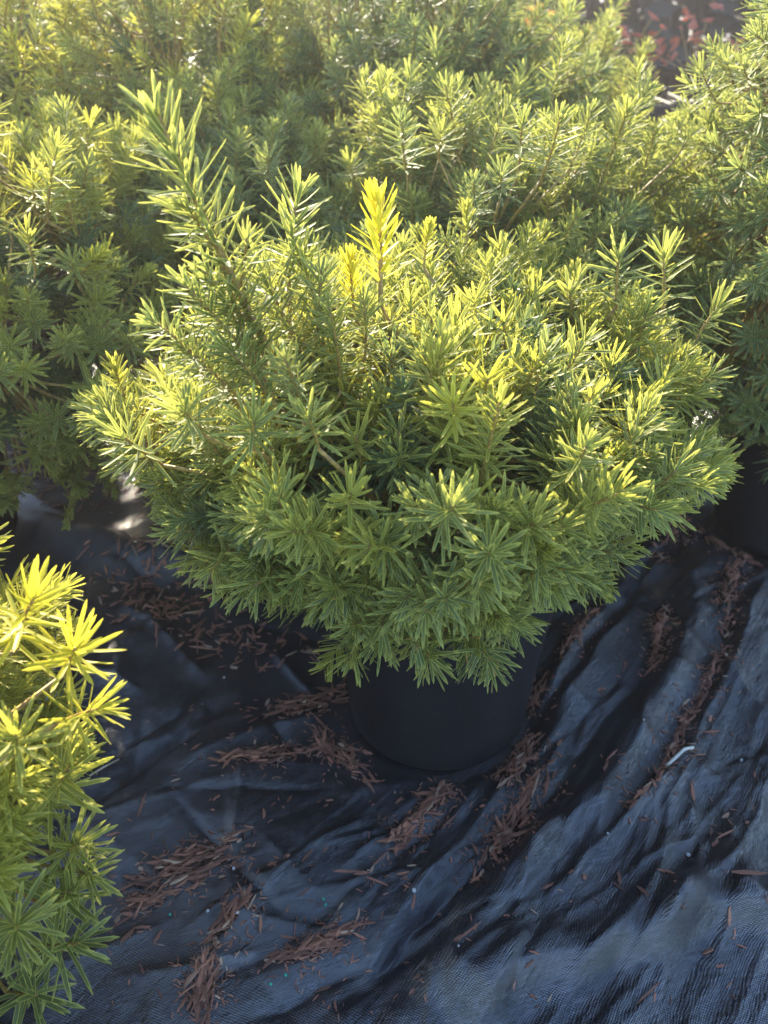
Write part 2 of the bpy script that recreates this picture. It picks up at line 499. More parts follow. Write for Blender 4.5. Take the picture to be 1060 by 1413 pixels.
def needle_local(L, W, bend, low=False, nid=0, twist=0.0):
    """needle along +X, width along Y, upper face +Z"""
    vs, hw = (VS_L, HW_L) if low else (VS, HW)
    V, U = [], []
    for v, h in zip(vs, hw):
        z = bend * L * v * v
        if low:
            V += [(v * L, -h * W / 2, z), (v * L, h * W / 2, z)]
            U += [(nid + 0.02, v), (nid + 0.98, v)]
        else:
            V += [(v * L, -h * W / 2, z + 0.00025), (v * L, 0, z - h * 0.0004), (v * L, h * W / 2, z + 0.00025)]
            U += [(nid + 0.02, v), (nid + 0.5, v), (nid + 0.98, v)]
    k = 2 if low else 3
    F = []
    for i in range(len(vs) - 1):
        for j in range(k - 1):
            a = i * k + j
            F.append((a, a + k, a + k + 1, a + 1))
    return np.array(V), F, np.array(U)


def shoot_frames(kind, rs):
    """returns spine function and the list of (pos, dir, normal, length, width, bend) of the needles"""
    if kind == "rosette":
        L, n, t0 = rs.uniform(.040, .060), rs.randint(27, 36), .18
    elif kind == "long":
        L, n, t0 = rs.uniform(.080, .110), rs.randint(60, 74), .10
    elif kind == "flush":
        L, n, t0 = rs.uniform(.050, .075), rs.randint(40, 52), .16
    elif kind == "flat":
        L, n, t0 = rs.uniform(.065, .095), rs.randint(32, 42), .08
    else:  # leader
        L, n, t0 = .215, 168, .02
    bend = rs.uniform(-.14, .14) * L if kind != "leader" else .018
    bx = rs.uniform(-.14, .14) * L if kind != "leader" else .0

    def spine(t):
        return np.array([bend * t * t, bx * t * t, L * t])

    fr = []
    ph = rs.uniform(0, 6.28)
    for i in range(n):
        f = (i + rs.uniform(-.3, .3)) / (n - 1)
        f = min(max(f, 0), 1)
        t = t0 + (1 - t0) * (f ** (0.72 if kind in ("rosette", "flush") else 0.95))
        p = spine(t); ax = spine(min(t + .01, 1.01)) - spine(t - .01); ax /= np.linalg.norm(ax)
        ph += 2.39996 + rs.uniform(-.3, .3)
        ref = np.array([1.0, 0, 0]) - ax * ax[0]; ref /= np.linalg.norm(ref); bi = np.cross(ax, ref)
        if kind == "flat":
            s = 1 if i % 2 else -1
            a_ = (0 if s > 0 else math.pi) + rs.gauss(0, .30)
        else:
            a_ = ph
        rad = ref * math.cos(a_) + bi * math.sin(a_)
        if kind == "rosette":
            th = 92 - 66 * f ** 1.3 + rs.gauss(0, 8); nl = rs.uniform(.028, .039) * (1 - .35 * max(0, f - .75) / .25)
        elif kind == "long":
            th = 72 - 34 * f ** 2 + rs.gauss(0, 8); nl = rs.uniform(.026, .036) * (1 - .45 * max(0, f - .8) / .2)
        elif kind == "flush":
            th = 62 - 44 * f + rs.gauss(0, 6); nl = rs.uniform(.018, .026) * (1 - .45 * max(0, f - .7) / .3)
        elif kind == "flat":
            th = 64 - 22 * f + rs.gauss(0, 6); nl = rs.uniform(.021, .029) * (1 - .4 * max(0, f - .8) / .2)
        else:
            th = 66 - 30 * f ** 3 + rs.gauss(0, 9); nl = rs.uniform(.030, .040) * (1 - .40 * max(0, f - .85) / .15)
        th = math.radians(max(th, 8))
        d = ax * math.cos(th) + rad * math.sin(th)
        nrm = ax * math.sin(th) - rad * math.cos(th)
        roll = rs.gauss(0, .35); wv = np.cross(nrm, d); nrm = nrm * math.cos(roll) + wv * math.sin(roll)
        fr.append((p + rad * .0010, d, nrm, nl, rs.uniform(.0029, .0037), rs.gauss(.04, .10)))
    return spine, L, fr


def twig_mesh(spine, L, r0, r1, n=6, sides=5):
    V, F = [], []
    for i in range(n + 1):
        t = i / n; p = spine(t); r = r0 + (r1 - r0) * t
        for j in range(sides):
            a = 2 * math.pi * j / sides
            V.append((p[0] + r * math.cos(a), p[1] + r * math.sin(a), p[2]))
    for i in range(n):
        for j in range(sides):
            F.append((i * sides + j, i * sides + (j + 1) % sides, (i + 1) * sides + (j + 1) % sides, (i + 1) * sides + j))
    F.append(tuple(n * sides + j for j in range(sides)))
    return np.array(V), F


def shoot_arrays(kind, rs, low=False):
    spine, L, fr = shoot_frames(kind, rs)
    V, F, U, o = [], [], [], 0
    for p, d, nrm, nl, w, b in fr:
        v, f, u = needle_local(nl, w, b, low, rs.randint(0, 9))
        wv = np.cross(nrm, d)
        Vw = p + v[:, :1] * d + v[:, 1:2] * wv + v[:, 2:3] * nrm
        V.append(Vw); U.append(u); F += [tuple(q + o for q in ff) for ff in f]; o += len(v)
    big = kind == "leader"
    tv, tf = twig_mesh(spine, L, .0032 if big else .0018, .0018 if big else .0011, 10 if big else 5)
    return np.concatenate(V), F, np.concatenate(U), tv, tf, fr


class Variant: pass


def make_variants(kind, n, seed):
    out = []
    for i in range(n):
        rs = random.Random(seed * 100 + i)
        v = Variant()
        V, F, U, tv, tf, v.frames = shoot_arrays(kind, rs)
        v.arr = (V, np.array(F), U)
        v.needles = mesh_from("needles", V, F, [M_NEEDLE], U)
        v.twig = mesh_from("twig", tv, tf, [M_TWIG])
        both = np.concatenate([V, tv]); nv = len(V)
        v.both = mesh_from("shoot", both, F + [tuple(q + nv for q in f) for f in tf], [M_NEEDLE, M_TWIG],
                           np.concatenate([U, np.zeros((len(tv), 2))]), [0] * len(F) + [1] * len(tf))
        out.append(v)
    return out


VAR = dict(rosette=make_variants("rosette", 14, 1), long=make_variants("long", 9, 2), flush=make_variants("flush", 7, 3),
           flat=make_variants("flat", 6, 4), leader=make_variants("leader", 1, 5))
NEEDLES = []
for i in range(6):
    v, f, u = needle_local(0.027, 0.0031, (-.10, -.04, 0, .05, .10, .16)[i], False, i)
    NEEDLES.append(mesh_from("needle", v, f, [M_NEEDLE], u))


def shoot_matrix(pos, direction, spin, s):
    q = Vector((0, 0, 1)).rotation_difference(Vector(direction).normalized())
    return Matrix.Translation(pos) @ q.to_matrix().to_4x4() @ Matrix.Rotation(spin, 4, 'Z') @ Matrix.Scale(s, 4)


def set_color(o, gold, var, age=0.0):
    o.color = (gold, var, age, 1)


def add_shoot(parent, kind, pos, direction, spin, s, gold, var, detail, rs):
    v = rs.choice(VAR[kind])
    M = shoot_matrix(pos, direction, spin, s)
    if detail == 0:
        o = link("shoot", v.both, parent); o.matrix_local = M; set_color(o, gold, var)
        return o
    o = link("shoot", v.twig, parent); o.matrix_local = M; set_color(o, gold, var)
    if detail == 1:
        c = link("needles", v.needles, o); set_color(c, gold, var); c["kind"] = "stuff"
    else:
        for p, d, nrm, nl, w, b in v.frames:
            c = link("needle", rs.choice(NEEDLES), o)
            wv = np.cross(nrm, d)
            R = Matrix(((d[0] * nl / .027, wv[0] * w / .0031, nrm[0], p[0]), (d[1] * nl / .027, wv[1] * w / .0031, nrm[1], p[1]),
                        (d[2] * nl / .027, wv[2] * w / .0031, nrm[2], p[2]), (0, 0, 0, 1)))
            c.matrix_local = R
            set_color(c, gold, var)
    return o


# ------------------------------------------------------------------ pot, branches
def lathe(prof, n=56, wob=0.0):
    V, F = [], []
    for r, z in prof:
        for j in range(n):
            a = 2 * math.pi * j / n
            rr = r * (1 + wob * math.sin(2 * a + 1))
            V.append((rr * math.cos(a), rr * math.sin(a), z))
    for i in range(len(prof) - 1):
        for j in range(n):
            F.append((i * n + j, i * n + (j + 1) % n, (i + 1) * n + (j + 1) % n, (i + 1) * n + j))
    return V, F


def pot_meshes():
    r0, r1, h = .086, .106, .205
    pv, pf = lathe([(.002, .004), (.070, .004), (.080, .004), (r0, .008), (r0 + .0015, .014), (.0945, .100), (.1035, .183), (.1030, .186), (.1005, .186),
                    (.092, .100), (.083, .010), (.002, .010)], wob=.006)
    rv, rf = lathe([(.1036, .1865), (.1085, .187), (.110, .190), (.110, .203), (.1085, .2055), (.106, .2055), (.105, .203), (.1045, .188), (.1036, .1865)], wob=.006)
    sv, sf = [(0, 0, .178)], []
    rs = random.Random(3)
    for k, r in enumerate((.03, .06, .085, .0995)):
        for j in range(28):
            a = 2 * math.pi * j / 28
            sv.append((r * math.cos(a), r * math.sin(a), .178 + rs.uniform(-.004, .004) - (.006 if k == 3 else 0)))
    for j in range(28):
        sf.append((0, 1 + j, 1 + (j + 1) % 28))
        for k in range(3):
            sf.append((1 + k * 28 + j, 1 + (k + 1) * 28 + j, 1 + (k + 1) * 28 + (j + 1) % 28, 1 + k * 28 + (j + 1) % 28))
    pv, rv, sv = ([(x * 1.15, y * 1.15, z * 1.12) for x, y, z in q] for q in (pv, rv, sv))
    return mesh_from("pot", pv, pf, [M_POT]), mesh_from("rim", rv, rf, [M_POT]), mesh_from("soil", sv, sf, [M_SOIL])


POT_ME, RIM_ME, SOIL_ME = pot_meshes()


def tube(pts, radii, sides=6):
    V, F = [], []
    pts = [Vector(p) for p in pts]
    for i, p in enumerate(pts):
        d = (pts[min(i + 1, len(pts) - 1)] - pts[max(i - 1, 0)]).normalized()
        a = d.orthogonal().normalized(); b = d.cross(a)
        for j in range(sides):
            t = 2 * math.pi * j / sides
            V.append(p + (a * math.cos(t) + b * math.sin(t)) * radii[i])
    for i in range(len(pts) - 1):
        for j in range(sides):
            F.append((i * sides + j, i * sides + (j + 1) % sides, (i + 1) * sides + (j + 1) % sides, (i + 1) * sides + j))
    F.append(tuple((len(pts) - 1) * sides + j for j in range(sides)))
    return [tuple(v) for v in V], F


# ------------------------------------------------------------------ shared inner foliage (older, greener needles, darkened to paint shade into the gaps)
def inner_mesh(seed, radii, n=260):
    rs = random.Random(seed)
    base = [shoot_arrays(k, rs, True) for k in ("rosette", "long", "long", "rosette")]
    V, F, U, o = [], [], [], 0
    for i in range(n):
        b = rs.choice(base)
        z = rs.uniform(-.9, .95); a = rs.uniform(0, 6.28); r = rs.uniform(.40, .84)
        c = math.sqrt(1 - z * z)
        d = Vector((c * math.cos(a), c * math.sin(a), z))
        rz = radii[2] if z > 0 else radii[3]
        m = shoot_matrix(Vector((d.x * r * radii[0], d.y * r * radii[1], d.z * r * rz)), d + Vector((0, 0, .45)), rs.uniform(0, 6.28), .80)
        m = np.array(m)
        vv = b[0]
        V.append(vv @ m[:3, :3].T + m[:3, 3]); U.append(b[2])
        F.append(np.asarray(b[1]) + o); o += len(vv)
    return mesh_from("inner_foliage", np.concatenate(V), np.concatenate(F), [M_NEEDLE], np.concatenate(U))




def potted_yew(key, label, crown, n_shoots, detail, seed, gold=(.04, .16), special=(), tall=0.0, kinds=(.62, .28, .10), lumps=None, low_el=-55, up=0.20, size=0.76):
    """crown: centre offset z, rx, ry, r_up, r_down"""
    rs = random.Random(seed)
    x, y = SPOT[key]
    root = link("potted_yew", None)
    root.location = (x, y, 0)
    tag(root, label, "shrub", "potted golden yews set out on the fabric")
    pot = link("pot", POT_ME, root); link("rim", RIM_ME, pot); link("soil", SOIL_ME, root)
    pot.rotation_euler.z = rs.uniform(0, 6)
    cz, rx, ry, ru, rd = crown[:5]
    ox, oy = (crown[5], crown[6]) if len(crown) > 5 else (0, 0)
    C = Vector((ox, oy, cz))
    # trunk and limbs
    tv, tf = tube([(0, 0, .165), (.004, 0, .20), (ox * .5, oy * .5, .5 * (.2 + cz))], (.013, .011, .009), 8)
    link("trunk", mesh_from("trunk", tv, tf, [M_BARK]), root)
    fork = Vector((ox * .5, oy * .5, .5 * (.2 + cz)))
    ends = []
    for i in range(11):
        a = 2 * math.pi * i / 11 + rs.uniform(-.2, .2); e = rs.uniform(-.25, 1.1)
        end = C + Vector((rx * .72 * math.cos(a) * math.cos(e), ry * .72 * math.sin(a) * math.cos(e), (ru if e > 0 else rd) * .75 * math.sin(e)))
        st = Vector((0, 0, .19)).lerp(fork, rs.uniform(.3, 1))
        mid = st.lerp(end, .5) + Vector((rs.uniform(-.01, .01), rs.uniform(-.01, .01), -.012))
        bv, bf = tube([st, mid, end], (.006, .0045, .0025), 6)
        link("branch", mesh_from("branch", bv, bf, [M_BARK]), root)
        ends.append((mid, end))
    inn = link("inner_foliage", inner_mesh(seed, (rx, ry, ru, rd), 420 if detail else 230), root)
    inn.location = C
    inn["kind"] = "stuff"; set_color(inn, .05, .45, .75)
    # shoots spread over the crown
    lo = math.sin(math.radians(low_el)); sv, sf, so = [], [], 0
    k = rs.uniform(0, 100)
    todo = []
    for i in range(n_shoots):
        z = lo + (1 - lo) * (i + .5) / n_shoots
        a = i * 2.39996 + k + rs.uniform(-.12, .12)
        z = min(max(z + rs.uniform(-.03, .03), -1), .999)
        c = math.sqrt(1 - z * z)
        d = Vector((c * math.cos(a), c * math.sin(a), z))
        lump = .72 + .56 * float(vnoise(d.x * 2.3 + seed * 3.7 + 10, d.y * 2.3 + d.z * 2.9 + 20))
        rr = lump * rs.uniform(.90, 1.04)
        if lumps: rr *= lumps(d)
        pos = C + Vector((d.x * rx * rr, d.y * ry * rr, d.z * (ru if d.z > 0 else rd) * rr))
        nrm = Vector((d.x / rx, d.y / ry, d.z / (ru if d.z > 0 else rd))).normalized()
        top = max(0, d.z)
        dr = nrm * (1 - .25 * top) + Vector((0, 0, up + .40 * top)) + Vector((rs.gauss(0, .20), rs.gauss(0, .20), rs.gauss(0, .16)))
        if d.z < .25:
            dr = Vector((nrm.x, nrm.y, .30 * nrm.z + .42)) + Vector((rs.gauss(0, .20), rs.gauss(0, .20), rs.gauss(0, .16)))
        r = rs.random()
        pl = kinds[1] * (.35 + 1.5 * top)
        kind = "long" if r < pl and d.z > -.1 else ("flush" if r < pl + kinds[2] else "rosette")
        if d.z < -.45 and rs.random() < .30: kind = "flat"
        g = gold[0] + (gold[1] - gold[0]) * rs.random() * min(1, .35 + .9 * max(0, d.z + .15)) + (.12 * rs.random() if kind == "flush" else 0)  # less gold low down: shade-grown green, and the shaded look put into colour
        s = rs.uniform(.90, 1.16) * size
        if tall and top > .5 and rs.random() < .5:
            pos += Vector((0, 0, tall * rs.random()))
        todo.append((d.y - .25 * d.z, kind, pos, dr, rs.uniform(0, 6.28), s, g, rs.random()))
        # twiglet back to the nearest limb
        m, e = min(ends, key=lambda q: (q[1] - pos).length)
        tvv, tff = tube([e.lerp(m, .3 * rs.random()), e.lerp(pos, .55) + Vector((0, 0, -.006)), pos], (.0022, .0018, .0014), 4)
        sv += tvv; sf += [tuple(q + so for q in f) for f in tff]; so += len(tvv)
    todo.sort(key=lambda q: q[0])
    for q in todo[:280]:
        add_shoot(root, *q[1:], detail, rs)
    if len(todo) > 280:                                    # the far side of the crown
        AV, AF, AU, ao = [], [], [], 0
        for q in todo[280:]:
            v = rs.choice(VAR[q[1]]); m = np.array(shoot_matrix(q[2], q[3], q[4], q[5])); V0, F0, U0 = v.arr
            AV.append(V0 @ m[:3, :3].T + m[:3, 3]); AU.append(U0); AF.append(F0 + ao); ao += len(V0)
        of = link("outer_foliage", mesh_from("outer_foliage", np.concatenate(AV), np.concatenate(AF), [M_NEEDLE], np.concatenate(AU)), root)
        of["kind"] = "stuff"; set_color(of, .5 * (gold[0] + gold[1]), .5)
    for sp in special:
        kind, base, tip, g, s, det = sp
        b, t = Vector(base) - root.location, Vector(tip) - root.location
        if kind != "leader": s *= max(.72, min(1.3, (t - b).length / dict(rosette=.055, long=.10, flush=.066, flat=.085, leader=.215)[kind]))
        add_shoot(root, kind, b, t - b, rs.uniform(0, 6.28), s, g, rs.random(), det, rs)
        m, e = min(ends, key=lambda q: (q[1] - b).length)
        tvv, tff = tube([e, e.lerp(b, .55), b], (.0019, .0017, .0015), 4)
        sv += tvv; sf += [tuple(q + so for q in f) for f in tff]; so += len(tvv)
    tw = link("twigs", mesh_from("twigs", sv, sf, [M_TWIG]), root); tw["kind"] = "stuff"
    return root


def sp(kind, b, t, Y0, Y1, g, s=1.0, det=1):
    return (kind, P(b[0], b[1], Y0), P(t[0], t[1], Y1), g, s, det)


main_special = [
    sp("leader", (408, 560), (190, 122), .56, .545, .16, 1.0, 2),
    sp("long", (430, 520), (345, 330), .58, .57, .20, .95, 1),
    sp("long", (450, 500), (425, 300), .60, .60, .20, .95, 1),
    sp("long", (360, 500), (255, 330), .55, .54, .16, .90, 1),
    sp("long", (340, 560), (232, 440), .52, .50, .18, .90, 1),
    sp("long", (380, 560), (300, 430), .52, .50, .18, .90, 1),
    sp("long", (470, 540), (470, 400), .56, .55, .22, .90, 1),
    sp("long", (500, 520), (520, 400), .58, .58, .22, .90, 1),
    sp("long", (420, 580), (400, 460), .50, .49, .20, .90, 1),
    sp("rosette", (355, 455), (300, 400), .555, .54, .20, .9, 1),
    sp("rosette", (330, 400), (345, 340), .555, .55, .20, .9, 1),
    sp("rosette", (300, 345), (262, 300), .55, .54, .20, .85, 1),
    sp("rosette", (440, 620), (430, 560), .47, .46, .25, 1.0, 1),
    sp("rosette", (280, 600), (250, 550), .50, .48, .22, 1.0, 1),
    sp("rosette", (350, 620), (340, 570), .47, .45, .22, 1.0, 1),
    sp("long", (370, 520), (262, 395), .54, .52, .16, 1.0, 2),
    sp("long", (400, 430), (388, 245), .60, .61, .16, 1.0, 2),
    sp("flush", (525, 420), (530, 285), .62, .63, .95, 1.1, 2),
    sp("flush", (490, 440), (478, 335), .60, .60, .85, .9, 1),
    sp("long", (435, 480), (450, 370), .57, .56, .18, 1.0, 1),
    sp("long", (300, 520), (215, 430), .52, .50, .12, 1.0, 1),
    sp("flush", (585, 370), (590, 305), .70, .71, .55, .8, 1),
    sp("rosette", (630, 600), (622, 540), .50, .49, .55, 1.0, 1),
    sp("rosette", (665, 570), (668, 505), .53, .52, .60, 1.0, 1),
    sp("rosette", (590, 560), (590, 505), .53, .52, .42, 1.0, 1),
    sp("flush", (175, 560), (150, 490), .64, .63, .42, 1.0, 1),
    sp("flush", (645, 340), (640, 265), .80, .81, .35, .9, 1),
    sp("rosette", (850, 425), (853, 352), .71, .71, .20, 1.0, 1),
    sp("rosette", (915, 430), (925, 352), .72, .72, .20, 1.0, 1),
    sp("rosette", (955, 480), (985, 415), .71, .71, .20, 1.0, 1),
    sp("rosette", (790, 450), (790, 380), .72, .72, .20, 1.0, 1),
    sp("rosette", (880, 480), (890, 410), .68, .68, .24, 1.0, 1),
    sp("rosette", (945, 550), (985, 500), .67, .66, .18, 1.0, 1),
    sp("flat", (640, 850), (640, 925), .50, .485, .02, 1.0, 1),
    sp("flat", (500, 850), (495, 925), .50, .485, .02, .9, 1),
    sp("flat", (690, 840), (690, 925), .50, .485, .03, 1.0, 1),
    sp("flat", (560, 840), (585, 900), .50, .485, .02, .9, 1),
    sp("flat", (850, 690), (960, 705), .62, .61, .06, 1.1, 1),
]
potted_yew("main", "broad yew with a long leaning leader and its black pot bare in front", (.370, .215, .206, .078, .108, -.038, -.005), 820, 1, 101,
           gold=(.08, .50), size=0.755, special=main_special, kinds=(.80, .09, .08))
near_special = [  # tint falls from gold to green downwards, painting in the shade below
    sp("rosette", (20, 900), (28, 800), .38, .375, .75, .78, 2),
    sp("rosette", (90, 930), (110, 850), .38, .37, .75, .78, 2),
    sp("rosette", (80, 1000), (140, 960), .37, .36, .55, .78, 2),
    sp("rosette", (60, 1110), (115, 1060), .36, .34, .40, .78, 2),
    sp("rosette", (80, 1180), (120, 1160), .35, .33, .30, .78, 2),
    sp("rosette", (20, 1040), (40, 1010), .33, .31, .40, .8, 1),
    sp("rosette", (60, 1250), (115, 1235), .34, .32, .22, .85, 1),
    sp("rosette", (40, 1310), (105, 1300), .33, .31, .18, .85, 1),
    sp("rosette", (10, 1280), (40, 1260), .30, .28, .25, .85, 1),
    sp("rosette", (10, 1370), (75, 1375), .31, .29, .15, .85, 1),
    sp("rosette", (80, 1200), (140, 1200), .35, .33, .25, .8, 1),
]
potted_yew("near", "bright golden-tipped yew standing alone in front of the leaning-leader yew", (.275, .165, .16, .14, .22, .012, -.01), 760, 1, 102,
           gold=(.16, .66), size=.72, special=near_special)
potted_yew("left", "yew with many bright shoots standing at the fabric fold beside the leaning leader", (.375, .28, .24, .15, .22, .165, -.02), 600, 0, 103, gold=(.16, .55), tall=.08)
potted_yew("mid", "dull green rounded yew pressed directly behind the leaning-leader yew", (.385, .24, .20, .105, .14), 560, 0, 104, gold=(.05, .26), tall=.10)
potted_yew("right", "tall dense dark yew whose bare black pot stands by the sunlit bark streak", (.47, .215, .21, .23, .36, -.025, -.03), 480, 0, 105, gold=(.03, .16), tall=.06)
potted_yew("tall", "dusky upright yew between the bright-shooted yews and the dark gap", (.52, .225, .20, .19, .24), 310, 0, 106, gold=(.0, .10), tall=.06)
potted_yew("gap", "yew glittering with sunlit tips just in front of the dark gap", (.42, .135, .16, .14, .2), 240, 0, 107, gold=(.06, .28), tall=.06)
potted_yew("bright", "narrow yew with pale sunlit tips between the dusky upright yew and the tall golden yew", (.52, .18, .18, .18, .36), 320, 0, 108, gold=(.15, .48), tall=.10)
potted_yew("corner", "tall golden yew with glossy upright shoots behind the bright-shooted yew", (.50, .23, .21, .20, .34), 340, 0, 109, gold=(.30, .70), tall=.12)
potted_yew("nook", "narrow yew wedged behind the leaning leader itself, before the dusky upright yew", (.40, .14, .14, .11, .16), 200, 0, 115, gold=(.06, .28), tall=.05)
potted_yew("low", "low dark yew tucked between the rounded yew and the tall dense yew", (.34, .14, .15, .10, .14), 180, 0, 116, gold=(.02, .14), tall=.03)
potted_yew("hind", "yew standing straight behind the tall dense yew and mostly hidden by it", (.27, .19, .18, .10, .22), 200, 0, 117, gold=(.02, .14))  # shrub added to cover and shade a sunlit strip of fabric
REAR = ["yew in the rearmost row behind the tall golden yew", "yew in the rearmost row behind the narrow pale-tipped yew",
        "yew in the rearmost row behind the dusky upright yew", "yew in the rearmost row behind the tall dense yew by the dark gap"]
for i, kk in enumerate(("r1", "r2", "r3", "r5")):
    potted_yew(kk, REAR[i], (.57, .24, .22, .22, .28), 200, 0, 120 + i, gold=(.0, .14), tall=.08)



# ------------------------------------------------------------------ bark chips and litter
def chip_mesh(seed):
    rs = random.Random(seed)
    n = 4; V, F = [], []
    for i in range(n + 1):
        t = i / n; w = (.25, .9, 1.0, .8, .2)[i] * rs.uniform(.75, 1.2) * .5; h = .5 * (.6 if i in (0, n) else 1) * rs.uniform(.7, 1.2)
        zc = .35 * math.sin(t * math.pi) * rs.uniform(-.3, 1); yc = rs.uniform(-.15, .15)
        V += [(t - .5, yc - w, zc - h), (t - .5, yc + w, zc - h), (t - .5, yc + w * .8, zc + h), (t - .5, yc - w * .8, zc + h)]
    for i in range(n):
        for j in range(4):
            a = i * 4 + j; b = i * 4 + (j + 1) % 4
            F.append((a, b, b + 4, a + 4))
    F += [(3, 2, 1, 0), (n * 4, n * 4 + 1, n * 4 + 2, n * 4 + 3)]
    return np.array(V), F


CHIPS = [chip_mesh(i) for i in range(9)]
CHIP_ME = [mesh_from("bark_chip", v, f, [M_CHIP], smooth=False) for v, f in CHIPS]
PATCH = [  # centre px, half axes px along/across, angle (photo, degrees counter-clockwise), count, label
    ((262, 1200), 85, 32, 18, 62, "reddish brown bark chip in the big pile beside the golden-tipped yew"),
    ((215, 1250), 70, 14, 25, 16, "reddish brown bark chip in the big pile beside the golden-tipped yew"),
    ((320, 1275), 45, 14, 50, 22, "brown bark chip in the short crooked trail below the big pile"),
    ((285, 1365), 50, 20, 70, 34, "brown bark chip in the short crooked trail below the big pile"),
    ((440, 1308), 70, 14, 20, 36, "brown bark chip in the low curved heap on the lower fabric"),
    ((580, 1135), 85, 15, 50, 48, "rusty bark chip in the straight trail leading down from the pot"),
    ((705, 1145), 95, 17, 55, 56, "rusty bark chip in the longer trail beside the straight one"),
    ((715, 1055), 45, 22, 60, 34, "rusty bark chip heaped against the right foot of the pot"),
    ((470, 1040), 60, 22, -40, 36, "dark bark chip heaped against the left foot of the pot"),
    ((375, 1045), 85, 12, 10, 30, "dark bark chip in the thin line running to the pot"),
    ((420, 975), 80, 16, 15, 34, "dark bark chip in the shade under the leaning-leader yew"),
    ((905, 890), 50, 9, 80, 34, "rust brown bark chip in the narrow trail between the two bare pots"),
    ((1003, 830), 55, 14, 80, 44, "bark chip in the sunlit streak beside the pot of the tall dense yew"),
    ((985, 930), 60, 9, 65, 28, "bark chip in the sunlit streak beside the pot of the tall dense yew"),
    ((945, 1000), 40, 8, 65, 14, "bark chip lying by the white stalk"),
    ((920, 1060), 40, 10, 60, 16, "bark chip lying by the white stalk"),
    ((885, 1120), 35, 8, 45, 8, "bark chip lying by the white stalk"),
    ((795, 890), 40, 10, 60, 20, "rust brown bark chip under the drooping right side of the leaning-leader yew"),
    ((740, 960), 30, 8, 70, 12, "rust brown bark chip under the drooping right side of the leaning-leader yew"),
    ((930, 745), 45, 14, 55, 28, "bark chip caught in the crease under the drooping shoots"),
    ((1000, 765), 50, 8, -30, 20, "bark chip in the crease at the foot of the tall dense yew's pot"),
]
DENSE = [((250, 800), 130, 55, 15, 230), ((90, 660), 110, 45, -8, 190), ((330, 890), 110, 35, 0, 110), ((220, 860), 60, 25, 0, 60), ((30, 600), 60, 20, 0, 60)]
SINGLE = [(828, 966, 10), (793, 885, 55), (570, 1257, 70), (400, 1105, 60), (365, 1130, 80), (455, 1108, 0), (345, 1245, -20), (560, 1235, -40), (420, 1240, 30),
          (990, 1183, 25), (985, 1355, 8), (775, 1110, 60), (690, 1180, 50), (730, 1090, 45), (520, 1225, -30), (300, 1110, 40), (245, 1090, 30), (610, 1085, 50),
          (865, 1145, 40), (830, 1085, 75), (480, 930, 60), (350, 1000, 30), (160, 1170, 20), (1020, 1165, 30), (975, 1010, 80), (960, 1065, 20), (540, 1165, 45), (770, 1040, 30)]
rs = random.Random(77)
cand = []


def chip_at(px, py, ang, label, spread=18, lift=0.0):
    gx, gy = G(px, py)
    g2 = G(px + 12 * math.cos(math.radians(ang)), py - 12 * math.sin(math.radians(ang)))
    wa = math.atan2(g2[1] - gy, g2[0] - gx) + math.radians(rs.gauss(0, spread))
    L = rs.choice((.006, .009, .012, .015, .019, .026)) * rs.uniform(.8, 1.2); W = rs.uniform(.0016, .0044); H = rs.uniform(.0008, .0018)
    return (gx, gy, wa, L, W, H, label, rs.uniform(-.22, .22), lift)


for (c, a, b, ang, n, lab) in PATCH:
    for i in range(int(n * 1.9)):
        u, v = rs.gauss(0, .45), rs.gauss(0, .45)
        u, v = max(-1, min(1, u * 1.1)), max(-1.1, min(1.1, v))
        ca, sa = math.cos(math.radians(ang)), math.sin(math.radians(ang))
        px = c[0] + u * a * ca + v * b * sa; py = c[1] - u * a * sa + v * b * ca
        cand.append(chip_at(px, py, ang, lab, 26, .0075 * math.exp(-(u * u + v * v)) * rs.random()))
for px, py, ang in SINGLE:
    cand.append(chip_at(px, py, ang, "stray bark chip lying alone on the wrinkled fabric", 8))
for i in range(60):
    cand.append(chip_at(rs.uniform(150, 1050), rs.uniform(930, 1400), rs.uniform(0, 90), "stray bark chip lying alone on the wrinkled fabric", 30))


def chip_heights(cs):
    A = np.array([c[:4] for c in cs]); e = A[:, 3] * .35
    dx, dy = e * np.cos(A[:, 2]), e * np.sin(A[:, 2])
    return np.stack([cloth_h(A[:, 0], A[:, 1]), cloth_h(A[:, 0] + dx, A[:, 1] + dy), cloth_h(A[:, 0] - dx, A[:, 1] - dy)], 1)


def chip_matrix(c, zs):
    gx, gy, wa, L, W, H, lab, tilt, lift = c
    e = L * .35
    slope = math.atan2(zs[1] - zs[2], 2 * e)
    z = max(zs[0], .5 * (zs[1] + zs[2])) + H * .6 + lift
    return Matrix.Translation((gx, gy, z)) @ Matrix.Rotation(wa, 4, 'Z') @ Matrix.Rotation(-slope + tilt * .5, 4, 'Y') @ Matrix.Rotation(tilt * 2, 4, 'X') @ Matrix.Diagonal((L, W, H, 1))


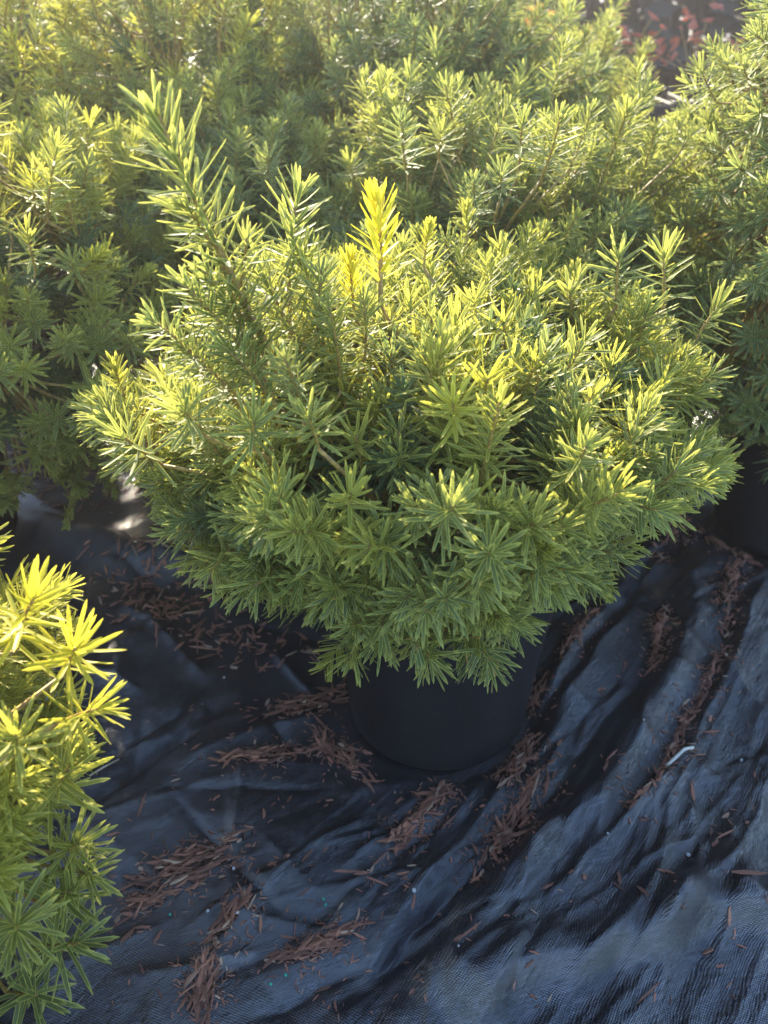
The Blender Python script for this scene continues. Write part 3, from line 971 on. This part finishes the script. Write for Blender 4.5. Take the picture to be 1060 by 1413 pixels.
cand = [c for c in cand if not any(math.hypot(c[0] - cx, c[1] - cy) < .103 for cx, cy in SPOT.values())]
cand.sort(key=lambda c: -(c[3] * c[4]) / (c[0] ** 2 + c[1] ** 2 + CAM_H ** 2))
for c, zz in zip(cand[:300], chip_heights(cand[:300])):
    o = link("bark_chip", rs.choice(CHIP_ME)); o.matrix_world = chip_matrix(c, zz)
    tag(o, c[6], "bark chip", "bark chips scattered over the fabric")
rest = cand[300:]
for (c, a, b, ang, n) in DENSE:
    for i in range(n):
        u, v = max(-1, min(1, rs.gauss(0, .5))), max(-1, min(1, rs.gauss(0, .5)))
        rest.append(chip_at(c[0] + u * a, c[1] - u * a * math.sin(math.radians(ang)) + v * b, rs.uniform(-60, 60), "", 40, .004 * rs.random()))
for c in list(cand):
    for i in range(2):
        rest.append((c[0] + rs.gauss(0, .012), c[1] + rs.gauss(0, .012), rs.uniform(0, 6.28), rs.uniform(.003, .009), rs.uniform(.0007, .002), rs.uniform(.0005, .001), "", rs.uniform(-.2, .2), 0))
rest = [c for c in rest if not any(math.hypot(c[0] - cx, c[1] - cy) < .103 for cx, cy in SPOT.values())]
V, F, o_ = [], [], 0
for c, zz in zip(rest, chip_heights(rest)):
    v, f = rs.choice(CHIPS); m = np.array(chip_matrix(c, zz))
    V.append(v @ m[:3, :3].T + m[:3, 3]); F += [tuple(q + o_ for q in ff) for ff in f]; o_ += len(v)
mul = link("bark_mulch", mesh_from("bark_mulch", np.concatenate(V), F, [M_CHIP], smooth=False))
tag(mul, "dark red-brown bark mulch scattered over the shaded fabric", "mulch", kind="stuff")


def stalk(pts_px, r, label, mat=M_PALE, name="dry_stalk"):
    pts = []
    for px, py in pts_px:
        x, y = G(px, py); pts.append((x, y, float(cloth_h(x, y)[0]) + r * 1.2))
    for i in range(1, len(pts) - 1):
        pts[i] = (pts[i][0], pts[i][1], max(pts[i][2], .5 * (pts[i - 1][2] + pts[i + 1][2])))
    v, f = tube(pts, [r * (.75 if i in (0, len(pts) - 1) else 1) for i in range(len(pts))], 6)
    tag(link(name, mesh_from(name, v, f, [mat])), label, "stalk")


stalk([(912, 1082), (925, 1070), (938, 1058), (950, 1056)], .0022, "short bent white stalk lying among bark chips on the fabric")
stalk([(128, 1085), (146, 1070), (166, 1056)], .0013, "thin straight straw sticking out beside the golden-tipped yew", M_BLADE)
stalk([(92, 700), (104, 708), (108, 690)], .0009, "thin bent green stem lying on the shaded mulch", M_LIME)


def pebble(px, py, r, mat, name, label, cat, group):
    x, y = G(px, py); z = float(cloth_h(x, y)[0]) + r * .7 + .001
    rs2 = random.Random(int(px * 7 + py))
    prof = [(r * math.sin(a) * rs2.uniform(.85, 1.1), -r * .8 * math.cos(a)) for a in np.linspace(.05, math.pi - .05, 6)]
    v, f = lathe(prof, 8, .12)
    o = link(name, mesh_from(name, v, f, [mat])); o.location = (x, y, z); o.rotation_euler = (rs2.uniform(-.4, .4), rs2.uniform(-.4, .4), rs2.uniform(0, 6))
    tag(o, label, cat, group)


for px, py, r in ((571, 1246, .0035), (940, 1210, .004), (318, 1196, .003), (324, 1208, .0032), (310, 940, .003), (1016, 1070, .003), (290, 1272, .003), (330, 1276, .003), (832, 1180, .0022), (880, 1030, .002), (630, 1340, .0018), (750, 1250, .0018)):
    pebble(px, py, r * .55, M_PEBBLE, "grit_pebble", "tiny pale grit pebble on the black fabric", "pebble", "grit on the fabric")
for px, py in ((226, 1249), (374, 1362), (450, 1253), (237, 1272), (447, 1247), (395, 1350)):
    pebble(px, py, .0015, M_PRILL, "fertiliser_prill", "tiny green fertiliser bead on the fabric among the bark", "bead", "fertiliser beads")


# ------------------------------------------------------------------ behind the yews
def box(name, size, loc, mat, parent=None, rz=0.0, bevel=.004):
    import bmesh
    bm = bmesh.new(); bmesh.ops.create_cube(bm, size=1)
    for v in bm.verts: v.co = Vector((v.co.x * size[0], v.co.y * size[1], v.co.z * size[2]))
    bmesh.ops.bevel(bm, geom=bm.edges[:], offset=bevel, segments=1, affect='EDGES')
    me = bpy.data.meshes.new(name); bm.to_mesh(me); bm.free(); me.materials.append(mat)
    o = link(name, me, parent); o.location = loc; o.rotation_euler.z = rz
    return o


def bench(x, y, w, label):
    r = link("timber_bench", None); r.location = (x, y, -.03); tag(r, label, "bench")
    for sx in (-1, 1):
        for sy in (-1, 1):
            box("leg", (.09, .09, .22), (sx * (w / 2 - .12), sy * .30, .11), M_TIMBER, r)
    for sy in (-1, 1):
        box("rail", (w, .04, .09), (0, sy * .368, .17), M_TIMBER, r)
    for i in range(5):
        box("slat", (w, .13, .03), (0, -.30 + i * .15, .237), M_TIMBER, r)


bench(1.25, 3.3, 1.9, "dark weathered timber bench carrying red-leaved plants in the shade behind")


def crate(x, y, z, rz, label):
    r = link("plastic_crate", None); r.location = (x, y, z); r.rotation_euler.z = rz
    tag(r, label, "crate", "black crates stacked in the dark gap")
    w, d, h = .44, .32, .21
    box("base", (w, d, .012), (0, 0, .012), M_POT, r, bevel=.002)
    for sx in (-1, 1):
        for sy in (-1, 1):
            box("corner_post", (.03, .03, h - .02), (sx * (w / 2 - .016), sy * (d / 2 - .016), h / 2 + .009), M_POT, r, bevel=.002)
    for i in range(4):
        for sy in (-1, 1):
            box("slat", (w - .066, .010, .032), (0, sy * (d / 2 - .012), .045 + i * .046), M_POT, r, bevel=.002)
        for sx in (-1, 1):
            box("slat", (.010, d - .066, .032), (sx * (w / 2 - .012), 0, .045 + i * .046), M_POT, r, bevel=.002)


crate(.58, 2.62, .004, .1, "black slatted crate at the bottom of the stack nearer the glittering yew")
crate(.58, 2.62, .216, .06, "black slatted crate on top of the stack nearer the glittering yew")
crate(1.06, 2.66, .004, -.08, "black slatted crate at the bottom of the stack nearer the tall dense yew")
crate(1.06, 2.66, .216, -.02, "black slatted crate on top of the stack nearer the tall dense yew")


def leafy(x, y, z, mat, label, seed, r=.19, n=34, name="red_leaved_plant"):
    rs = random.Random(seed)
    root = link(name, None); root.location = (x, y, z); tag(root, label, "plant", "red-leaved pot plants behind")
    p = link("pot", POT_ME, root); link("rim", RIM_ME, p); link("soil", SOIL_ME, root)
    V, F = [], []
    SV, SF = [], []
    for i in range(n):
        a = rs.uniform(0, 6.28); e = rs.uniform(.0, 1.4); d = Vector((math.cos(a) * math.cos(e), math.sin(a) * math.cos(e), math.sin(e)))
        c = Vector((0, 0, .2)) + d * r * rs.uniform(.5, 1.15)
        nn = (d + Vector((rs.gauss(0, .5), rs.gauss(0, .5), .5))).normalized(); u = nn.orthogonal().normalized(); u.rotate(Quaternion(nn, rs.uniform(0, 6.28))); v = nn.cross(u)
        l, w = rs.uniform(.018, .036), rs.uniform(.010, .022); o = len(V)
        V += [tuple(c - u * l), tuple(c - u * l * .2 + v * w - nn * .004), tuple(c + u * l), tuple(c - u * l * .2 - v * w - nn * .004), tuple(c + nn * .005)]
        F += [(o, o + 1, o + 4), (o + 1, o + 2, o + 4), (o + 2, o + 3, o + 4), (o + 3, o, o + 4)]
        if i % 4 == 0:
            tv, tf = tube([(0, 0, .17), tuple(Vector((0, 0, .2)).lerp(c, .5)), tuple(c)], (.003, .002, .0015), 4)
            so = len(SV); SV += tv; SF += [tuple(q + so for q in f) for f in tf]
    fo = link("foliage", mesh_from("foliage", V, F, [mat], smooth=False), root); fo["kind"] = "stuff"
    st = link("stems", mesh_from("stems", SV, SF, [M_TWIG]), root); st["kind"] = "stuff"


leafy(.52, 3.2, .225, M_RED, "red-leaved pot plant on the timber bench", 1)
leafy(.78, 3.15, .225, M_RED, "red-leaved pot plant on the timber bench", 2)
leafy(1.05, 3.2, .225, M_RED, "red-leaved pot plant on the timber bench", 3)
leafy(1.35, 3.25, .225, M_RED, "red-leaved pot plant on the timber bench", 4)
leafy(.66, 3.5, .225, M_LIME, "lime-leaved pot plant among the red ones on the bench", 5, name="lime_leaved_plant")
leafy(.50, 2.85, -.03, M_RED, "red-leaved pot plant standing on the ground before the bench", 6)


def grass(x, y, label):
    rs = random.Random(9)
    root = link("ornamental_grass", None); root.location = (x, y, 0); tag(root, label, "grass")
    p = link("pot", POT_ME, root); link("rim", RIM_ME, p); link("soil", SOIL_ME, root)
    for i in range(22):
        a = rs.uniform(0, 6.28); L = rs.uniform(.26, .42); out = rs.uniform(.08, .24)
        V, F = [], []
        for j in range(7):
            t = j / 6; rr = .02 + out * t ** 1.5; z = .18 + L * (t - .42 * t ** 3); w = .0045 * (1 - t * .9)
            c = Vector((rr * math.cos(a), rr * math.sin(a), z)); s = Vector((-math.sin(a), math.cos(a), 0)) * w
            V += [tuple(c - s), tuple(c + s + Vector((0, 0, .001)))]
            if j: F.append((2 * j - 2, 2 * j - 1, 2 * j + 1, 2 * j))
        link("blade", mesh_from("blade", V, F, [M_BLADE]), root)


grass(.80, 2.05, "straw-coloured arching grass clump behind the sparkling yew by the dark gap")


def grove():
    rs = random.Random(4); V, F = [], []
    for i in range(26000):
        x = rs.uniform(-7, 9); z = rs.uniform(-.03, 2.6) ; y = 5.2 + rs.uniform(0, 1.3) + .2 * math.sin(x * 2)
        if z > 2.0 + .5 * math.sin(x * 1.7) + .3 * math.sin(x * 4.1): continue
        u = Vector((rs.gauss(0, 1), rs.gauss(0, 1), rs.gauss(0, 1))).normalized(); v = u.orthogonal(); l = rs.uniform(.07, .15); c = Vector((x, y, z)); o = len(V)
        V += [tuple(c - u * l), tuple(c + v * l * .4), tuple(c + u * l), tuple(c - v * l * .4)]; F.append((o, o + 1, o + 2, o + 3))
    o = link("distant_hedge", mesh_from("distant_hedge", V, F, [M_GROVE], smooth=False)); tag(o, "dark evergreen hedge far behind the timber bench", "hedge", kind="stuff")


grove()


# ------------------------------------------------------------------ scattering air added to stand in for lens glare
def haze():
    import bmesh
    bm = bmesh.new(); bmesh.ops.create_cube(bm, size=1)
    for v in bm.verts: v.co = Vector((v.co.x * 50, v.co.y * 50 + 10, -1.1 if v.co.z < 0 else 2.95))
    me = bpy.data.meshes.new("haze"); bm.to_mesh(me); bm.free()
    m = bpy.data.materials.new("sunlit_air"); m.use_nodes = True; t = m.node_tree
    t.nodes.remove(t.nodes["Principled BSDF"])
    pv = t.nodes.new("ShaderNodeVolumePrincipled")
    pv.inputs["Color"].default_value = (0.95, 0.88, 0.83, 1)
    pv.inputs["Density"].default_value = 0.012
    pv.inputs["Anisotropy"].default_value = 0.5
    t.links.new(pv.outputs[0], t.nodes["Material Output"].inputs["Volume"])
    me.materials.append(m)
    tag(link("haze", me), "thin sunlit haze hanging in the air over the plants", "haze", kind="stuff")


haze()
